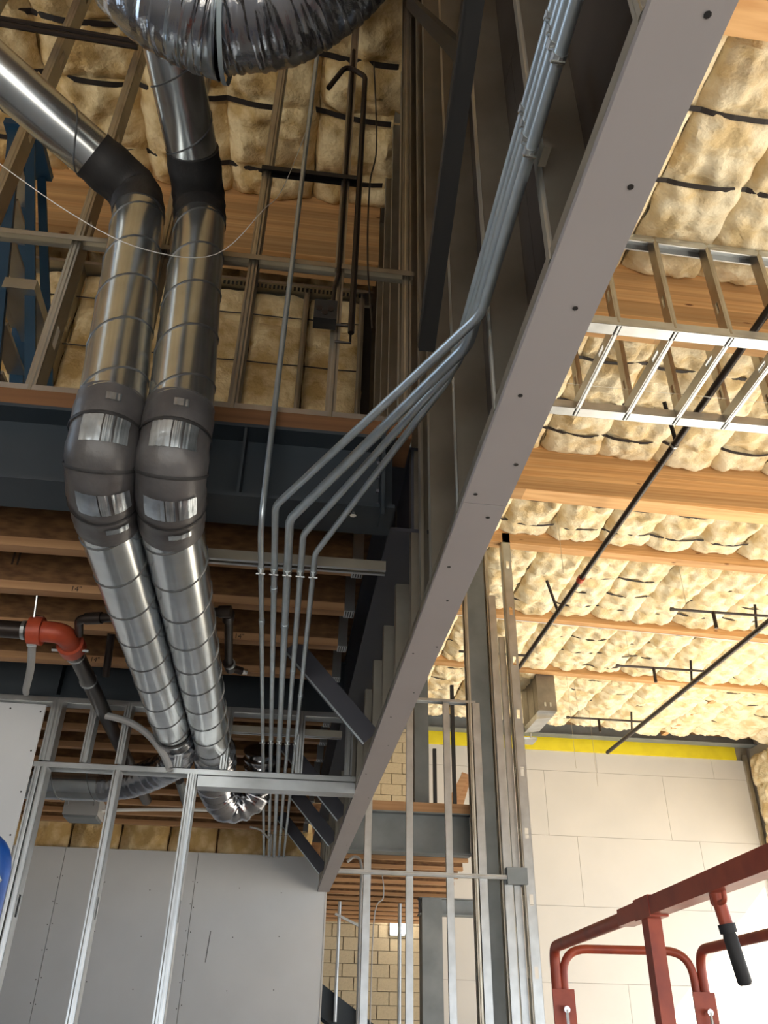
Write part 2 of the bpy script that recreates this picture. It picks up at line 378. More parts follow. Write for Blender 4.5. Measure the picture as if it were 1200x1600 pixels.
# ================================================================== UPPER FLOOR (left)
b1 = wbeam('steel_floor_beam', 'x', -5.9, .30, 2.475, 3.18, 3.49, .19, STEEL, 'dark blue grey steel floor beam under the upstairs stud wall, nearest one', stiff=(-.24, -3))
ep = BX('end_plate', STEEL, (.25, 2.36, 3.14, .262, 2.46, 3.52), b1)
for i in range(5): MB().tube([(.245, 2.40, 3.2+i*.06), (.235, 2.40, 3.2+i*.06)], .009, 6).build('bolt', STEELP, b1)
MB().tube([(-.38, 2.39, 3.178), (-.38, 2.39, 3.168)], .012, 6).build('bolt', CHROME, b1)
MB().tube([(.16, 2.43, 3.178), (.16, 2.43, 3.168)], .012, 6).build('bolt', CHROME, b1)
b2 = wbeam('steel_floor_beam', 'x', -5.9, .30, 4.66, 3.18, 3.49, .17, STEEL, 'dark steel floor beam above the lower framed doorway, farther one', stiff=(-1.3,))
b3 = wbeam('steel_edge_beam', 'y', 2.53, 8.4, .385, 3.18, 3.56, .17, STEELP, 'plum grey steel beam running along inside the hanging partition')
BX('timber_plate', PLATE, (-5.9, 2.385, 3.491, .36, 2.57, 3.56), label='brown timber plate lying on the nearest steel floor beam', cat='timber plate')
# subfloor deck
BX('floor_upper', OSB, (-5.9, 2.58, 3.592, .37, 8.46, 3.615), kind='structure')
# i-joists
JY = [2.98, 3.37, 3.77, 4.19, 4.97, 5.36, 5.76, 6.17, 6.57, 6.98, 7.39, 7.79, 8.2]
jm_f = MB().box(-5.8, -.029, 0, .22, .029, .038).mesh('flange', FLG); jm_w = MB().box(-5.8, -.006, .038, .22, .006, .318).mesh('web', OSB)
hang = MB()
hang.box(.20, -.036, -.003, .245, .036, 0).box(.20, -.036, 0, .245, -.034, .3).box(.20, .034, 0, .245, .036, .3)
hang_me = hang.mesh('hanger', GALV)
slot = MB()
for i in range(4): slot.box(.206+i*.0105, -.030, -.0036, .2105+i*.0105, .030, -.0028)
slot_me = slot.mesh('slots', SCREW)
ORD = ['first', 'second', 'third', 'fourth', 'fifth', 'sixth', 'seventh', 'eighth', 'ninth', 'tenth', 'eleventh', 'twelfth', 'thirteenth']
for i, y in enumerate(JY):
    t = thing('floor_joist', (-2.8, y, 3.235), 'timber I-joist under the upper floor, %s beyond the nearest steel floor beam' % ORD[i], 'joist', 'timber I-joists under the upper floor')
    T = Matrix.Translation((0, y, 3.235))
    put('bottom_flange', jm_f, t, T); put('top_flange', jm_f, t, Matrix.Translation((0, y, 3.235+.318))); put('web', jm_w, t, T)
    h = put('hanger', hang_me, t, T); s_ = put('slots', slot_me, t, T)
def lettering(txt, size, M, m, parent):
    c = bpy.data.curves.new('lettering', 'FONT'); c.body = txt; c.size = size; c.extrude = .0004
    o = bpy.data.objects.new('tmp', c); COL.objects.link(o)
    me = bpy.data.meshes.new_from_object(o.evaluated_get(bpy.context.evaluated_depsgraph_get())); bpy.data.objects.remove(o)
    me.materials.clear(); me.materials.append(m); return put('lettering', me, parent, M)
INK = mat('stamp ink', (.05, .03, .02), .8)
def facing(x, y, z): return Matrix(((1, 0, 0, x), (0, 0, -1, y), (0, 1, 0, z), (0, 0, 0, 1)))
j1 = [o for o in COL.objects if o.name.startswith('floor_joist')]
lettering('14"', .035, facing(-.99, 3.37-.0298, 3.2405), INK, j1[1])
lettering('14"', .035, facing(-.30, 3.77-.0298, 3.2405), INK, j1[2])
lettering('II', .09, facing(-1.28, 3.37-.0068, 3.36), INK, j1[1])
lettering('14"', .035, facing(-1.05, 4.19-.0298, 3.2405), INK, j1[3])

# upstairs stud wall on the plate
uw = thing('upstairs_stud_wall', (-2, 2.44, 3.56), 'bare metal stud wall upstairs on the timber plate of the nearest beam', 'stud wall')
track(uw, (-5.8, 2.44, 3.562), (.36, 2.44, 3.562), (0, 0, 1), m=GALV)
for x in (.075, -.283, -.66, -1.0, -1.38, -1.79, -2.2): stud(uw, (x, 2.44, 3.565), (x, 2.44, 6.95), (-1, 0, 0), m=GALVD)
stud(uw, (.36, 2.44, 3.565), (.36, 2.44, 6.95), (-1, 0, 0), m=GALVD)
track(uw, (-5.8, 2.40, 4.37), (.37, 2.40, 4.37), (0, 0, -1), wd=.05, m=GALVD)
stud(uw, (-.325, 2.385, 4.95), (.11, 2.385, 4.95), (0, 0, -1), wd=.04, fl=.028, holes=False, m=DARKM, name='bridging_channel')
# upstairs insulated wall behind
ub = thing('wall_upstairs', (-2, 4.4, 3.62), kind='structure')
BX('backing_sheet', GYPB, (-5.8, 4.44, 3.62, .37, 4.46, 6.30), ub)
track(ub, (-5.8, 4.36, 6.30), (.36, 4.36, 6.30), (0, 0, -1), wd=.15, m=GALVD)
track(ub, (-5.8, 4.36, 3.62), (.36, 4.36, 3.62), (0, 0, 1), m=GALVD)
x = .3
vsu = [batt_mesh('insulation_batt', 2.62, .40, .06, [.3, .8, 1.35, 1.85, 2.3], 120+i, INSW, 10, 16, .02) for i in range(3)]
k = 0
while x > -4:
    stud(ub, (x, 4.36, 3.63), (x, 4.36, 6.29), (-1, 0, 0), m=GALVD)
    M = Matrix(((1, 0, 0, x-.2), (0, 0, 1, 4.42), (0, 1, 0, 3.66), (0, 0, 0, 1)))
    put('insulation_batt', vsu[k % 3], ub, M); x -= .4064; k += 1
for z in (4.0, 4.5, 5.05, 5.55, 6.0):
    MB().tube(smoothpath([(.3-i*.2032, 4.345-(.012 if i % 2 else 0), z-(.015 if i % 2 else 0)) for i in range(22)], 3), .006, 4).build('strap', STRAP, ub)
comb = MB()
for i in range(60): comb.box(.3-i*.03, 4.30, 6.235, .3-i*.03-.016, 4.305, 6.27)
comb.build('slotted_flange', SCREW, ub, kind='stuff')

# ================================================================== LOWER LEFT: back drywall and front partition
dw = thing('wall_drywall', (-2.5, 8.47, 0), kind='structure')
xs = [-4.42, -3.2, -1.98, -.762, .458]
for i in range(4):
    BX('panel', GYP, (xs[i]+.0025, 8.47, 0, xs[i+1]-.0025, 8.486, 3.06), dw)
BX('panel', GYP, (-5.9, 8.47, 0, xs[0]-.0025, 8.486, 3.06), dw)
BX('corner_bead', WHITEB, (.456, 8.466, 0, .470, 8.60, 3.0), dw)
BX('board_backing', JOINT, (-5.9, 8.4865, 0, .456, 8.50, 3.058), dw)
sp_ = []
for i in range(4):
    for s_ in (-.02, .02):
        z = .2
        while z < 3.0: sp_.append((xs[i]+s_+random.uniform(-.004, .004), 8.470, z+random.uniform(-.02, .02))); z += .2
    for m_ in (.406, .813):
        z = .35
        while z < 3.0: sp_.append((xs[i]+m_+random.uniform(-.012, .012), 8.470, z+random.uniform(-.03, .03))); z += .4
screws(dw, sp_, (0, -1, 0), .005)
MB().bar((-.58, 8.469, 2.15), (-.565, 8.469, 2.40), .006, .001).build('pencil_mark', SCREW, dw)
x = .3; k = 0
vsl = [batt_mesh('insulation_batt', .5, .44, .07, [], 160+i, INSW, 10, 24, .02) for i in range(3)]
while x > -5:
    M = Matrix(((1, 0, 0, x-.22), (0, 0, 1, 8.60), (0, 1, 0, 3.0), (0, 0, 0, 1)))
    put('insulation_batt', vsl[k % 3], dw, M); x -= .46; k += 1
BX('rim_board', OSB, (-5.9, 8.66, 2.9, .40, 8.69, 3.60), dw)

pw = thing('framed_doorway', (-.6, 4.6, 0), 'shiny metal stud partition with a framed doorway header in front of the drywall', 'stud wall')
for x, n in ((-1.31, 1), (-1.245, -1), (-.87, -1), (-.52, 1), (-.47, -1)):
    stud(pw, (x, 4.6, .01), (x, 4.6, 2.80), (n, 0, 0))
track(pw, (-4, 4.6, .001), (-.45, 4.6, .001), (0, 0, 1))
track(pw, (-1.33, 4.6, 2.825), (.378, 4.6, 2.825), (0, 0, -1))
BX('header_box', GALV, (-.465, 4.551, 2.735, .375, 4.649, 2.79), pw)
track(pw, (-1.7, 4.6, 3.175), (.378, 4.6, 3.175), (0, 0, -1))
for x, n in ((-1.30, 1), (-1.24, -1), (-1.09, 1), (-.87, -1), (-.60, 1), (-.32, -1), (.085, -1), (.355, -1)):
    stud(pw, (x, 4.6, 2.83), (x, 4.6, 3.17), (n, 0, 0), holes=False)
for x in (-1.7, -2.1, -2.5): stud(pw, (x, 4.6, .01), (x, 4.6, 3.17), (1, 0, 0))
sh = BX('wall_board', GYP, (-3.2, 4.530, 0, -1.32, 4.546, 3.12), pw)
screws(pw, [(-1.34, 4.530, 3.08-.21*i) for i in range(14)]+[(-1.5-.3*i, 4.53, 3.09) for i in range(5)], (0, -1, 0), .005)

# diagonal kickers from the hanging wall to the joists
for i, (yy, lab) in enumerate(((3.75, 'nearest'), (5.40, 'second nearest'), (6.25, 'third nearest'), (7.5, 'farthest'))):
    t = thing('diagonal_brace', (.38, yy, 2.82), 'dark diagonal stud brace from hanging partition up to the joists, %s' % lab, 'brace', 'diagonal braces of the hanging partition')
    stud(t, (.375, yy, 2.80), (-.02, yy, 3.23), (0, 1, 0), holes=False, m=STEELP)
    MB().bar((.341, yy-.003, 2.767), (-.054, yy-.003, 3.197), .012, .006, (1, 0, 1)).build('edge_highlight', EMT, t)  # pale bar added as the highlight along the brace's lower edge

# struts under the beams
def strut(x0, x1, y, z, label):
    t = thing('strut_channel', ((x0+x1)/2, y, z), label, 'strut channel')
    BX('web', GALVD, (x0, y-.02, z+.034, x1, y+.02, z+.037), t)
    BX('side', GALVD, (x0, y-.0205, z, x1, y-.0185, z+.037), t); BX('side', GALVD, (x0, y+.0185, z, x1, y+.0205, z+.037), t)
    b = MB(); n = int((x1-x0)/.05)
    BX('lip', GALV, (x0, y-.0205, z-.003, x1, y-.009, z), t); BX('lip', GALV, (x0, y+.009, z-.003, x1, y+.0205, z), t)
strut(-.40, .30, 2.64, 3.065, 'horizontal strut channel holding the conduits below the nearest beam')
strut(-.36, .30, 4.70, 3.075, 'horizontal strut channel holding the conduits at the far beam')

# ================================================================== CONDUITS
CZ = 3.047
xs5 = [-.147, -.100, -.053, -.006, .040]
NM = ['leftmost', 'second from the left', 'thick middle', 'fourth from the left', 'rightmost']
Rr = [.0105, .0115, .0145, .0115, .0105]
def conduit(i, path, r, label):
    t = thing('conduit', path[0], label, 'conduit', 'steel conduits along the joists')
    MB().tube(path, r, 12).build('pipe', EMT, t, smooth=True)
    for yy in (2.64, 4.70, 7.3):
        b = MB().tube([(xs5[i], yy-.012, CZ), (xs5[i], yy+.012, CZ)], r+.002, 10)
        b.box(xs5[i]-.003, yy-.012, CZ-.028, xs5[i]+.003, yy+.012, CZ-r)
        b.build('strap_clamp', GALV, t)
        MB().tube([(xs5[i]-.016, yy, CZ-.022), (xs5[i]+.016, yy, CZ-.022)], .0035, 6).build('screw', CHROME, t)
    yc = (3.1, 2.8, 3.12, 3.62, 3.95)[i]
    MB().tube([(xs5[i], yc-.022, CZ), (xs5[i], yc+.022, CZ)], r+.0018, 10).build('coupling', EMT, t, smooth=True)
    return t
# leftmost rises vertically in front of the beam
p = arc([(xs5[0], 8.44, CZ), (xs5[0], 2.335, CZ), (xs5[0]+.02, 2.335, 6.8)], .12, 8)
conduit(0, p, Rr[0], 'leftmost thin conduit, bending straight up past the upstairs stud wall')
wx = .347
wz = [2.992, 3.032, 3.076, 3.122]
ybend_lo = [2.215, 2.29, 2.38, 2.50]
ybend_hi = [1.27, 1.41, 1.52, 1.63]
for q in range(4):
    i = q+1
    p = arc([(xs5[i], 8.44, CZ), (xs5[i], ybend_lo[q], CZ), (wx, ybend_hi[q], wz[q]), (wx, -.8, wz[q])], .14, 8)
    t = conduit(i, p, Rr[i], '%s steel conduit of five, bent diagonally over to the hanging partition' % NM[i])
    for yy in (.70, .87):
        b = MB().box(wx-.003, yy-.008, wz[q]-.017, wx+.003, yy+.008, wz[q]-Rr[i]).tube([(wx, yy-.008, wz[q]), (wx, yy+.008, wz[q])], Rr[i]+.002, 10)
        b.build('strap_clamp', GALV, t)
        MB().tube([(wx-.014, yy, wz[q]-.016), (wx+.008, yy, wz[q]-.016)], .003, 6).build('screw', CHROME, t)
BX('strut_post', GALVD, (.365, .85, 2.98, .379, .89, 3.25), label='short strut piece behind the conduits on the hanging partition', cat='strut channel')

# dark diagonal brace on the hanging wall, cross member at the top
t = thing('angle_brace', (.30, 1.9, 3.5), 'dark steel angle brace slanting in front of the hanging partition studs', 'brace')
MB().bar((.30, 1.85, 3.44), (.285, .86, 3.92), .05, .006, (1, 0, 0)).build('leg_plate', DARKM, t)
MB().bar((.325, 1.85, 3.42), (.31, .86, 3.90), .006, .05, (1, 0, 0)).build('leg_plate', DARKM, t)
t = thing('cross_channel', (.3, 1.6, 4.8), 'dark channel crossing to the angle brace near the top', 'channel')
MB().bar((.34, 1.28, 4.05), (.30, 2.05, 5.90), .05, .03, (1, 0, 0)).build('channel', DARKM, t)

# ================================================================== SPIRAL DUCTS
DR = .097
def helix(path, r, pitch, ph=0.0, n=18):
    P = resample(path, pitch/n); out = []
    t0 = (P[1]-P[0]).normalized(); ref = V((0, 0, 1)) if abs(t0.z) < .9 else V((0, 1, 0)); u = t0.cross(ref).normalized()
    for i, p_ in enumerate(P):
        t = (P[min(i+1, len(P)-1)]-P[max(i-1, 0)]).normalized(); u = (u-t*u.dot(t)).normalized(); b = t.cross(u)
        a = ph+2*math.pi*i/n; out.append(p_+(u*math.cos(a)+b*math.sin(a))*r)
    return out
def run(parent, path, r=DR, pitch=.145, m=DUCT, seamm=SEAM, name='duct_section'):
    d = MB().tube(resample(path, .1), r, 32).build(name, m, parent, smooth=True)
    MB().tube(helix(path, r+.0005, pitch), .0038, 5, False).build('seam', seamm, d)
    return d
def elbow(parent, path, r, m, name='elbow', bulge=.003):
    P = resample(path, .025)
    rs = [r+.004+bulge*(.5+.5*math.sin(i*1.25))*min(1, i/4, (len(P)-1-i)/4) + .004*noise.noise((i*.9, r*50, 1)) for i in range(len(P))]
    return MB().tube(P, rs, 28).build(name, m, parent, smooth=True), P
def ring(parent, p0, p1, r, m, name, n=28): return MB().tube([p0, (V(p0)+V(p1))/2, p1], [r, r*1.01, r], n, False).build(name, m, parent, smooth=True)
def patch(parent, P, i0, i1, a0, a1, r, m, name):
    """strip of tape around part of an elbow"""
    b = MB(); k = 0; nA = 14
    for i in range(i0, i1+1):
        t = (P[i+1]-P[i-1]).normalized(); d = (EYE-P[i]); d = (d-t*d.dot(t)).normalized(); s_ = t.cross(d)
        for j in range(nA+1):
            a = a0+(a1-a0)*j/nA + .05*noise.noise((i*2., j*1., r)); b.v.append(P[i]+(d*math.cos(a)+s_*math.sin(a))*(r+.003*noise.noise((j*.7, i*1.3, 3))))
    for i in range(i1-i0):
        for j in range(nA): q = i*(nA+1)+j; b.f.append((q, q+1, q+nA+2, q+nA+1))
    return b.build(name, m, parent, smooth=True)
LD = V((-.135, .224, 1)); RD = V((-.098, .222, 1))
def ductrun(name, x, base, dirv, label, Ltop, tail):
    t = thing(name, (x, 3.5, 2.9), label, 'duct', 'spiral ducts')
    lo_end = 4.43 if x < -.5 else 4.75
    run(t, [(x, 2.22, 2.98), (x, lo_end, 2.98)], pitch=.255)
    corner = V((x, base.y-.01, 2.98)); top = base+dirv*Ltop
    e_path = arc([(x, 2.26, 2.98), (x+.02, 1.98, 2.985), base+dirv*.06], .20, 12)
    e, P = elbow(t, e_path, DR, GREYT)
    n = len(P)
    for f0, w_, a0, a1 in ((.36, 1, -.75, -.16), (.36, 1, -.12, .12), (.37, 1, .22, .75), (.62, 1, -.7, -.14), (.60, 1, -.1, .14), (.62, 1, .2, .6), (.80, 0, -.2, .2), (.16, 0, -.1, .55)):
        k = int(n*f0); patch(t, P, k, k+1+w_, a0, a1, DR+.0095, TAPEF, 'foil_tape')
    for f0 in (.28, .50, .74):
        k = int(n*f0); ring(t, P[k], P[k]+(P[k+1]-P[k])*.4, DR+.0088, BLACKT, 'gore_seam')
    run(t, [base+dirv*.03, top], pitch=.265)
    return t, top
t, top = ductrun('spiral_duct', -.61, V((-.588, 1.96, 3.15)), LD, 'left one of two spiral ducts, branching off toward the upper left', 1.22, None)
cL = V((-.785, 2.25, 4.51))
e2, P = elbow(t, arc([top-LD*.02, cL, cL+V((-.165, -.13, .04))], .10, 10), DR, BLACKT, 'taped_elbow', .004)
run(t, [cL+V((-.13, -.10, .03)), V((-1.38, 1.80, 4.67)), V((-2.6, .85, 4.95))], pitch=.33)
ring(t, (-.61, 4.36, 2.98), (-.61, 4.40, 2.98), DR+.004, BLACKT, 'black_band')
fl_ = smoothpath([(-.61, 4.42, 2.98), (-.61, 4.75, 2.985), (-.70, 5.15, 2.99), (-.95, 5.45, 2.96), (-1.15, 5.55, 2.95)], 10)
fp = resample(fl_, .02)
MB().tube(fp, [DR+.004*math.sin(i*1.9)+.01*noise.noise((i*.3, 4, 1)) for i in range(len(fp))], 24).build('flexible_section', FOIL, t, smooth=True)
run(t, [(-1.12, 5.55, 2.95), (-2.8, 5.62, 2.95)], pitch=.22)
t, top = ductrun('spiral_duct', -.415, V((-.392, 1.96, 3.15)), RD, 'right one of two spiral ducts, rising behind the big foil duct', 1.20, None)
cR = V((-.535, 2.24, 4.50))
e2, P = elbow(t, arc([top-RD*.02, cR, cR+V((-.015, -.22, .02))], .10, 10), DR, BLACKT, 'taped_elbow', .004)
run(t, [cR+V((-.015, -.2, .02)), (-.625, 1.50, 4.58)], pitch=.25)
fl_ = smoothpath([(-.415, 4.74, 2.98), (-.42, 5.1, 2.98), (-.44, 5.42, 2.955), (-.36, 5.62, 2.88), (-.22, 5.62, 2.93), (-.17, 5.55, 3.06), (-.17, 5.45, 3.2)], 10)
fp = resample(fl_, .015)
MB().tube(fp, [DR+.012+.006*math.sin(i*1.7)+.016*noise.noise((i*.35, 7, 1)) for i in range(len(fp))], 26).build('flexible_section', FOIL, t, smooth=True)

# big foil-jacketed flexible duct near the top
def foilduct(parent, pts, r, seed, name, m=FOIL):
    P = resample(smoothpath(pts, 14), .005); nn = 64; b = MB()
    t0 = (P[1]-P[0]).normalized(); u = t0.cross(V((0, 1, 0.2))).normalized()
    for i, p_ in enumerate(P):
        t = (P[min(i+1, len(P)-1)]-P[max(i-1, 0)]).normalized(); u = (u-t*u.dot(t)).normalized(); bb = t.cross(u)
        for j in range(nn):
            a = 2*math.pi*j/nn; ca, sa = math.cos(a), math.sin(a)
            rr = r*(1+.05*noise.noise((i*.023+seed, ca*1.2, sa*1.2))) + .0062*noise.noise((i*.62, ca*.8+seed, sa*.8)) + .004*noise.noise((i*1.1, ca*1.5, sa*1.5+seed))
            b.v.append(p_+(u*ca+bb*sa)*rr)
    for i in range(len(P)-1):
        for j in range(nn): q = i*nn; b.f.append((q+j, q+(j+1) % nn, q+nn+(j+1) % nn, q+nn+j))
    return b.build(name, m, parent, smooth=True)
fd = thing('flexible_duct', (-.3, 1.2, 3.85), 'large sagging foil jacketed flexible duct at the top', 'duct')
foilduct(fd, [(-.625, 1.46, 4.58), (-.66, 1.25, 4.50), (-.63, 1.17, 4.26), (-.52, 1.21, 4.08), (-.34, 1.245, 4.035)], .168, 3, 'foil_jacket')
foilduct(fd, [(-.36, 1.245, 4.04), (-.165, 1.20, 4.07), (.02, 1.06, 4.2), (.10, .80, 4.36), (.10, .35, 4.5)], .162, 9, 'foil_jacket')
foilduct(fd, [(-.45, 1.228, 4.055), (-.37, 1.243, 4.042), (-.335, 1.246, 4.039)], .172, 21, 'foil_tape', TAPEF)
MB().tube([(-.335, 1.245, 4.037), (-.322, 1.245, 4.037)], .1815, 40, False).build('tie_band', BAND, fd, smooth=True)

for k, z in enumerate((5.80, 5.755)):
    MB().tube([(-2.4, 2.33, z+.04), (-1.0, 2.33, z-.06)], .014, 8).build('dark_pipe', BLACKP, label=('upper', 'lower')[k]+' of two dark pipes crossing the studs at the top left corner', cat='pipe')
# ================================================================== SMALL THINGS UPSTAIRS AND ON THE LEFT
jb = thing('junction_box', (.0, 2.36, 4.0), 'small dark metal junction box hanging between the upstairs studs', 'junction box')
BX('box', DARKM, (-.035, 2.31, 3.98, .055, 2.37, 4.08), jb)
for dx, dz in ((-.015, .05), (.03, .05), (.008, .03)): MB().tube([(dx, 2.31, 3.98+dz), (dx, 2.307, 3.98+dz)], .013, 10).build('knockout', BLACKP, jb)
MB().tube(arc([(.035, 2.35, 4.08), (.04, 2.35, 4.2), (.052, 2.375, 4.3), (.052, 2.375, 6.0)], .05), .009, 8).build('dark_conduit', BLACKP, label='thin dark conduit rising from the small junction box', cat='conduit')
MB().tube(arc([(.115, 2.345, 3.95), (.118, 2.345, 5.72), (.02, 2.345, 5.80), (-.06, 2.345, 5.58)], .05), .013, 8).build('cable_hose', BLACKP, label='thick dark hose with a hooked top beside the upstairs stud', cat='hose')
MB().tube([(.055, 2.37, 3.92), (.115, 2.37, 3.92), (.115, 2.37, 4.01), (.055, 2.37, 4.01)], .006, 6).build('wire_bracket', BLACKP, label='small dark wire bracket beside the junction box', cat='bracket')
MB().tube(smoothpath([(-1.42,1.42,3.95), (-1.06,1.57,3.80), (-.77,1.71,3.70), (-.56,1.80,3.68), (-.37,1.93,3.84), (-.25,2.02,4.2), (-.2,2.2,4.6), (-.12,2.36,5.4)], 6), .0015, 5).build('string', WHITE, label='thin pale string sagging across the two spiral ducts', cat='string')
MB().tube(smoothpath([(.16, 2.37, 5.9), (.19, 2.37, 5.2), (.165, 2.37, 4.9), (.17, 2.37, 4.4), (.2, 2.36, 4.0)], 6), .004, 5).build('thin_cable', BLACKP, label='thin black cable dangling beside the upstairs partition studs', cat='cable')
# blue ladder
ld = thing('step_ladder', (-1.5, 3.35, 3.615), 'blue fibreglass step ladder standing upstairs behind the studs', 'ladder')
for yy in (3.12, 3.58):
    MB().bar((-1.40, yy, 3.616), (-1.91, yy+(3.35-yy)*.35, 6.17), .07, .03, (0, 1, 0)).build('rail', LBLUE, ld)
    MB().bar((-1.20, yy+.03, 3.616), (-1.83, yy+.03+(3.35-yy)*.35, 6.17), .05, .025, (0, 1, 0)).build('rear_rail', LBLUE, ld)
for i in range(7):
    f = (i+1)/8; x = -1.40-.51*f; hy = .215*(1-.35*f)
    BX('step', GALV, (x-.045, 3.35-hy, 3.616+2.55*f, x+.045, 3.35+hy, 3.636+2.55*f), ld)
BX('top_cap', LBLUE, (-1.97, 3.16, 6.17, -1.77, 3.54, 6.22), ld)
BX('bucket_shelf', GALV, (-1.62, 3.13, 4.80, -1.46, 3.57, 4.87), ld)

# sprinkler main with red elbow
sm = thing('sprinkler_main', (-1.02, 3.55, 3.05), 'black sprinkler main pipe with a red grooved elbow below the joists', 'pipe')
MB().tube([(-3.5, 3.47, 3.10), (-1.14, 3.47, 3.10)], .038, 16).build('pipe', BLACKP, sm, smooth=True)
MB().tube([(-1.005, 3.66, 3.10), (-1.03, 6.6, 3.10)], .038, 16).build('pipe', BLACKP, sm, smooth=True)
el = MB().tube(arc([(-1.14, 3.47, 3.10), (-1.01, 3.47, 3.10), (-1.005, 3.62, 3.10)], .09, 8), .046, 18).build('elbow', REDF, sm, smooth=True)
MB().tube([(-1.155, 3.47, 3.10), (-1.10, 3.47, 3.10)], .062, 18).build('coupling', REDF, sm, smooth=True)
MB().tube([(-1.007, 3.58, 3.10), (-1.005, 3.645, 3.10)], .060, 18).build('coupling', REDF, sm, smooth=True)
for px_ in ((-1.13, 3.47-.0, 3.165), (-1.13, 3.47, 3.035), (-1.065, 3.61, 3.075), (-.945, 3.61, 3.08)):
    MB().tube([V(px_)-V((.02, 0, 0)), V(px_)+V((.02, 0, 0))], .008, 6).build('bolt', CHROME, sm)
MB().tube([(-1.185, 3.47, 3.10), (-1.17, 3.47, 3.10)], .042, 18).build('ring', GALV, sm)
for yy in (3.72, 4.05): MB().tube([(-1.01, yy, 3.10), (-1.01, yy+.012, 3.10)], .043, 18).build('ring', GALV, sm)
MB().tube([(-1.14, 3.44, 3.14), (-1.14, 3.40, 3.24)], .005, 6).build('hanger_rod', GALV, sm)
br = thing('sprinkler_branch', (-.6, 3.3, 3.05), 'thin black sprinkler branch passing behind the ducts with elbows', 'pipe')
MB().tube(arc([(-.96, 3.52, 3.12), (-.93, 3.36, 3.12), (-.29, 3.18, 3.12), (-.31, 3.76, 3.10), (-.25, 3.80, 3.10)], .05, 6), .019, 12).build('pipe', BLACKP, br, smooth=True)
for a, b_ in (((-.33, 3.19, 3.12), (-.28, 3.18, 3.12)), ((-.292, 3.2, 3.12), (-.296, 3.26, 3.12)), ((-.31, 3.70, 3.10), (-.30, 3.78, 3.10)), ((-.90, 3.35, 3.12), (-.83, 3.33, 3.12))):
    MB().tube([a, b_], .026, 12).build('fitting', BLACKP, br, smooth=True)
MB().tube([(-.25, 3.80, 3.10), (-.225, 3.81, 3.10)], .016, 8).build('sprinkler_head', CHROME, br)
MB().tube([(-.305, 3.71, 3.10), (-.303, 3.722, 3.10)], .028, 12).build('ring', GALV, br)
MB().tube([(-.88, 3.77, 3.235), (-.90, 3.92, 3.08)], .018, 10).build('capped_stub', BLACKP, label='short black capped pipe stub beside the sprinkler main', cat='pipe')
MB().tube(smoothpath([(-1.14, 3.50, 3.05), (-1.2, 3.75, 3.03), (-1.34, 4.2, 3.09), (-1.42, 4.47, 3.16)], 6), .017, 10).build('grey_hose', GREYP, label='grey plastic hose hanging from the red elbow to the drywall edge', cat='hose', group='grey plastic hoses')
MB().tube(smoothpath([(-.99, 4.50, 3.07), (-.86, 4.50, 3.04), (-.74, 4.50, 2.97), (-.64, 4.50, 2.86), (-.61, 4.49, 2.80)], 6), .019, 10, False).build('grey_hose', GREYP, label='curved grey plastic hose with open end above the doorway header', cat='hose', group='grey plastic hoses')
eb = thing('electrical_box', (-1.45, 6.3, 2.95), 'grey metal electrical box below the joists behind the partition', 'electrical box')
BX('box', GREYP, (-1.53, 6.22, 2.90, -1.29, 6.45, 3.02), eb); BX('lid', STEELG, (-1.52, 6.23, 2.885, -1.30, 6.44, 2.899), eb)
MB().tube(smoothpath([(-1.28, 6.3, 2.95), (-1.0, 6.3, 2.97), (-.6, 6.3, 2.985), (-.2, 6.3, 2.985)], 4), .012, 8).build('white_pipe', WHITE, eb)
for x in (-1.5, -1.32): MB().tube([(x, 6.19, 2.96), (x, 6.17, 3.24)], .006, 6).build('hanger_rod', GALV, eb)
MB().tube([(-.73, 5.95, 3.1), (-.70, 6.6, 3.02)], .03, 12).build('pipe_stub', STEELG, label='grey pipe piece with reddish fitting behind the double stud', cat='pipe')
MB().tube(smoothpath([(-.25, 7.0, 3.02), (-.17, 7.1, 3.02), (-.1, 7.2, 2.98), (-.08, 7.3, 3.02), (-.085, 8.2, 3.02)], 5), .008, 6).build('armoured_cable', GREYP, label='grey armoured cable looping to the conduits below the foil end', cat='cable')

# blue guard rail at the left edge
bl = thing('blue_guard_rail', (-.75, 2.4, 0), 'blue painted steel guard rail with rounded corner at left edge', 'guard rail')
MB().tube(arc([(-.712, 2.4, .02), (-.712, 2.4, 2.06), (-1.35, 2.4, 2.06), (-1.35, 2.4, .02)], .09, 8), .026, 14).build('hoop', BLUE, bl, smooth=True)
MB().tube([(-.712, 2.4, 1.2), (-1.35, 2.4, 1.2)], .022, 10).build('mid_rail', BLUE, bl, smooth=True)
MB().tube([(-.705, 2.367, 1.96), (-.705, 2.355, 1.96)], .012, 6).build('bolt', CHROME, bl)
BX('base_plate', BLUE, (-1.4, 2.2, 0, -.66, 2.6, .02), bl)

